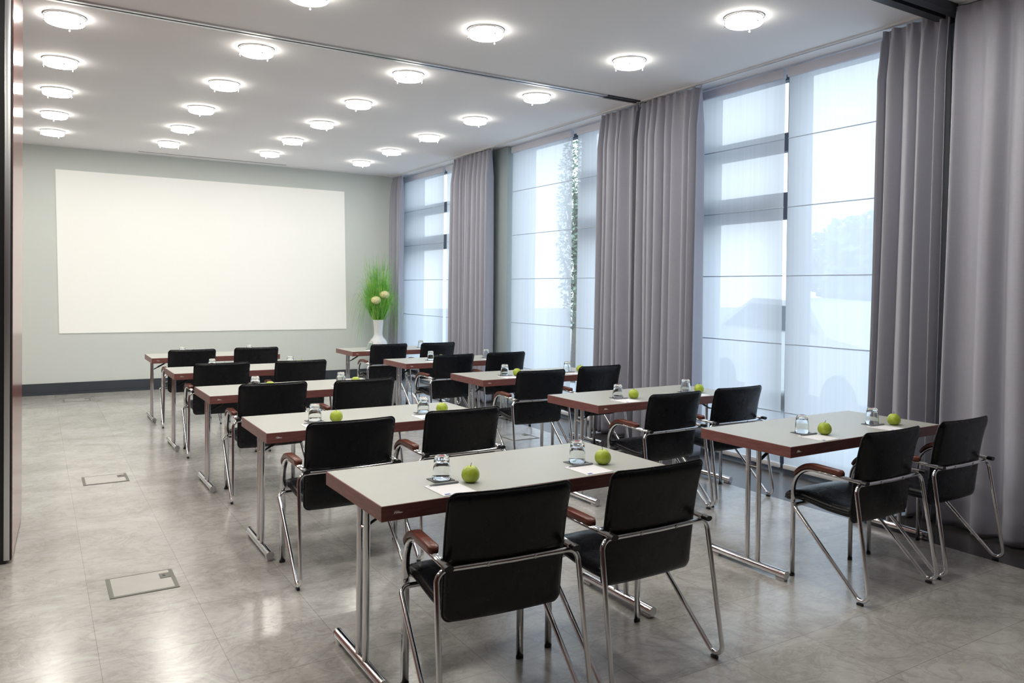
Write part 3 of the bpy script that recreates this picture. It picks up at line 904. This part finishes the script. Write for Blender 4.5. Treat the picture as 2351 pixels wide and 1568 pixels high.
# ------------------------------------------------------------------ vase with grass and two blooms
VX, VY = 4.878, 12.20
v = MB().lathe([(0, 0), (0.115, 0), (0.125, 0.02), (0.145, 0.30), (0.150, 0.60), (0.146, 0.66), (0.125, 0.70), (0.085, 0.745), (0.070, 0.79), (0.071, 0.85), (0.080, 0.95), (0.090, 1.035),
                (0.084, 1.035), (0.072, 0.93), (0.062, 0.85), (0.060, 0.79), (0, 0.78)], 40).build('floor_vase', M['ceramic'], sharp=50)
v.location = (VX, VY, 0)
tag(v, 'tall white ceramic floor vase in the far corner by the curtain', 'vase')
g = MB(); rg = random.Random(12)
def blade(m, base, az, length, spread, droop, wid):
    n = 9; pts = []; kq, kp, kr = rg.uniform(2, 6), rg.uniform(0, 6), rg.uniform(-1.5, 1.5)
    d = Vector((math.cos(az), math.sin(az), 0))
    for i in range(n + 1):
        s = i / n
        r = spread * (s ** 0.9)
        z = length * s - droop * max(0, s - 0.45) ** 2 * 3.3
        wv = 0.03 * math.sin(s * kq + kp) * s
        pts.append(Vector(base) + d * (r + wv) + Vector((-d.y, d.x, 0)) * (wv * kr) + Vector((0, 0, z)))
    pts = [Vector((min(p.x, 0.36), min(p.y, 0.50), p.z)) for p in pts]
    side = Vector((-d.y, d.x, 0))
    ang = rg.uniform(0, PI); side = side * math.cos(ang) + d * math.sin(ang)
    L_, R_, T_ = [], [], []
    for i, p in enumerate(pts):
        w_ = wid * (1 - (i / n) ** 2) + 0.0004
        L_.append(m.bm.verts.new(p - side * w_)); R_.append(m.bm.verts.new(p + side * w_)); T_.append(m.bm.verts.new(p + d.cross(Vector((0,0,1))).cross(side) * w_ * 0.3 + Vector((0, 0, w_ * 0.3))))
    for i in range(n):
        for A, B in ((L_, T_), (T_, R_), (R_, L_)):
            m.bm.faces.new((A[i], B[i], B[i+1], A[i+1]))
for i in range(900):
    az = rg.uniform(0, 2*PI); rr = 0.066 * math.sqrt(rg.random())
    base = (rr*math.cos(az), rr*math.sin(az), 0.99)
    kind = rg.random()
    if kind < 0.62: blade(g, base, az + rg.uniform(-0.5, 0.5), rg.uniform(0.40, 1.26), rg.uniform(0.03, 0.25), rg.uniform(0.0, 0.30), rg.uniform(0.0028, 0.0052))
    elif kind < 0.85: blade(g, base, az + rg.uniform(-0.5, 0.5), rg.uniform(0.65, 1.10), rg.uniform(0.18, 0.40), rg.uniform(0.2, 0.8), rg.uniform(0.0018, 0.003))
    else: blade(g, base, az, rg.uniform(0.55, 0.95), rg.uniform(0.28, 0.50), rg.uniform(0.6, 1.4), rg.uniform(0.0012, 0.002))
go = g.build('ornamental_grass', M['grass'], sharp=0)
go.location = (VX, VY, 0)
tag(go, 'tall bunch of green ornamental grass standing in the white floor vase', 'grass', kind='stuff')
def bloom(loc, base, lab):
    t = empty('cream_bloom', loc)
    tag(t, lab, 'flower', 'cream blooms in the grass')
    m = MB(); rb = random.Random(int(loc[2]*1000))
    bmesh.ops.create_icosphere(m.bm, subdivisions=4, radius=0.075)
    for vv in m.bm.verts:
        n = vv.co.normalized()
        q = 0.5 + 0.5*math.sin(n.x*17 + 1)*math.sin(n.y*19 + 2)*math.sin(n.z*15)
        vv.co = n * (0.070 + 0.016*q); vv.co.z *= 0.8
    m.build('flower_head', M['bloom'], t, smooth=True, sharp=0)
    b = Vector(base) - Vector(loc)
    MB().tube([b, b*0.5 + Vector((0, -0.02, 0.01)), (0, 0, -0.03)], 0.004, 8).build('stalk', M['grass'], t)
bloom((4.755, 12.00, 1.365), (VX - 0.01, VY - 0.02, 0.9), 'lower left cream flower head among the green grass')
bloom((4.905, 12.00, 1.455), (VX + 0.01, VY - 0.02, 0.9), 'upper right cream flower head among the green grass')

# ------------------------------------------------------------------ outside
tag(MB().box(XW, 70, -40, 60, -0.3, -0.14).build('paved_forecourt', M['asphalt']), 'pale paved forecourt outside the windows, faint through the blinds', 'pavement', kind='structure')
def tree(x, y, h, cr, seed, label, n=2600, ls=1.0):
    r = random.Random(seed)
    t = empty('tree', (x, y, -0.14)); tag(t, label, 'tree', 'trees outside the windows')
    m = MB().tube([(0, 0, 0), (0.03, 0, h*0.35), (-0.02, 0.05, h*0.7)], 0.13, 10, taper=lambda s: 1 - 0.6*s)
    for k in range(9):
        a = k * 2.4; z0 = h * (0.28 + 0.04*k)
        m.tube([(0, 0, z0), (cr*0.4*math.cos(a), cr*0.4*math.sin(a), z0 + 0.35), (cr*0.8*math.cos(a), cr*0.8*math.sin(a), z0 + 0.9)], 0.05, 6, taper=lambda s: 1 - 0.7*s)
    m.build('trunk', M['bark'], t, sharp=0)
    m = MB()
    for i in range(n):
        while True:
            p = Vector((r.uniform(-1, 1), r.uniform(-1, 1), r.uniform(-1, 1)))
            if p.length < 1: break
        p = Vector((p.x*cr, p.y*cr, h*0.60 + p.z*h*0.42))
        u = Vector((r.uniform(-1,1), r.uniform(-1,1), r.uniform(-1,1))).normalized(); w_ = u.orthogonal().normalized()
        s_ = r.uniform(0.05, 0.09) * ls
        m.quad([p - u*s_, p + w_*s_*0.55, p + u*s_, p - w_*s_*0.55])
    m.build('foliage', M['leaf'], t, sharp=0)
tree(8.55, 11.60, 5.0, 0.42, 4, 'leafy tree showing in the gap between the middle window blinds', 4200, 0.6)
tree(26, 17, 4.6, 2.6, 6, 'distant pale tree seen faintly through the nearest window, left one', 2600, 4.0)
tree(27, 11.5, 4.2, 2.2, 9, 'distant pale tree seen faintly through the nearest window, right one', 2600, 3.5)
def car(x, y, rz, label):
    t = empty('parked_car', (x, y, -0.14), rz); tag(t, label, 'car')
    prof = [(-2.1, 0.35), (-2.15, 0.75), (-1.95, 1.02), (-1.1, 1.12), (-0.45, 1.58), (0.9, 1.62), (1.75, 1.15), (2.1, 1.0), (2.15, 0.5), (2.0, 0.33)]
    m = MB()
    def ring(yo, sh): return [(px * (1 - 0.02*sh), yo - math.copysign(max(0, (pz - 1.0)) * 0.35, yo), pz) for px, pz in prof]
    m.rings([ring(-0.86, 1), ring(-0.80, 0), ring(0.80, 0), ring(0.86, 1)])
    m.build('body', M['car_paint'], t, sharp=25)
    for s in (-1, 1):
        yy = s * 0.72
        q = [(-0.85, s*0.815, 1.16), (-0.38, yy, 1.50), (0.82, yy, 1.54), (1.45, s*0.815, 1.18)]
        MB().rings([[(a, b + s*0.004, c) for a, b, c in q], [(a, b + s*0.012, c) for a, b, c in q]]).build('side_window', M['car_glass'], t)
        for wx in (-1.35, 1.3):
            MB().tube([(wx, s*0.70, 0.33), (wx, s*0.88, 0.33)], 0.33, 24).build('wheel', M['tyre'], t)
    return t
car(9.8, 7.2, 1.3, 'white parked car outside, its outline faint through nearest window')

# ------------------------------------------------------------------ daylight
W = bpy.data.worlds.new('sky'); bpy.context.scene.world = W; W.use_nodes = True
nt = W.node_tree; nt.nodes.clear()
out = nt.nodes.new('ShaderNodeOutputWorld'); bg = nt.nodes.new('ShaderNodeBackground')
tc = nt.nodes.new('ShaderNodeTexCoord'); sp = nt.nodes.new('ShaderNodeSeparateXYZ'); cr = nt.nodes.new('ShaderNodeValToRGB')
nt.links.new(tc.outputs['Generated'], sp.inputs[0]); nt.links.new(sp.outputs[2], cr.inputs[0])
cr.color_ramp.elements[0].position = 0.0; cr.color_ramp.elements[0].color = (0.86, 0.93, 1.0, 1)
cr.color_ramp.elements[1].position = 0.7; cr.color_ramp.elements[1].color = (0.66, 0.81, 1.0, 1)
nt.links.new(cr.outputs[0], bg.inputs[0]); bg.inputs[1].default_value = 2.0
nt.links.new(bg.outputs[0], out.inputs[0])

sc = bpy.context.scene
sc.view_settings.view_transform = 'Standard'
sc.view_settings.look = 'None'
sc.view_settings.exposure = 0.5
sc.view_settings.gamma = 1.0
sc.cycles.max_bounces = 10
sc.cycles.diffuse_bounces = 5
sc.cycles.glossy_bounces = 5
sc.cycles.transmission_bounces = 8
sc.cycles.transparent_max_bounces = 16
sc.cycles.use_denoising = True
sc.cycles.caustics_reflective = False
sc.cycles.caustics_refractive = False
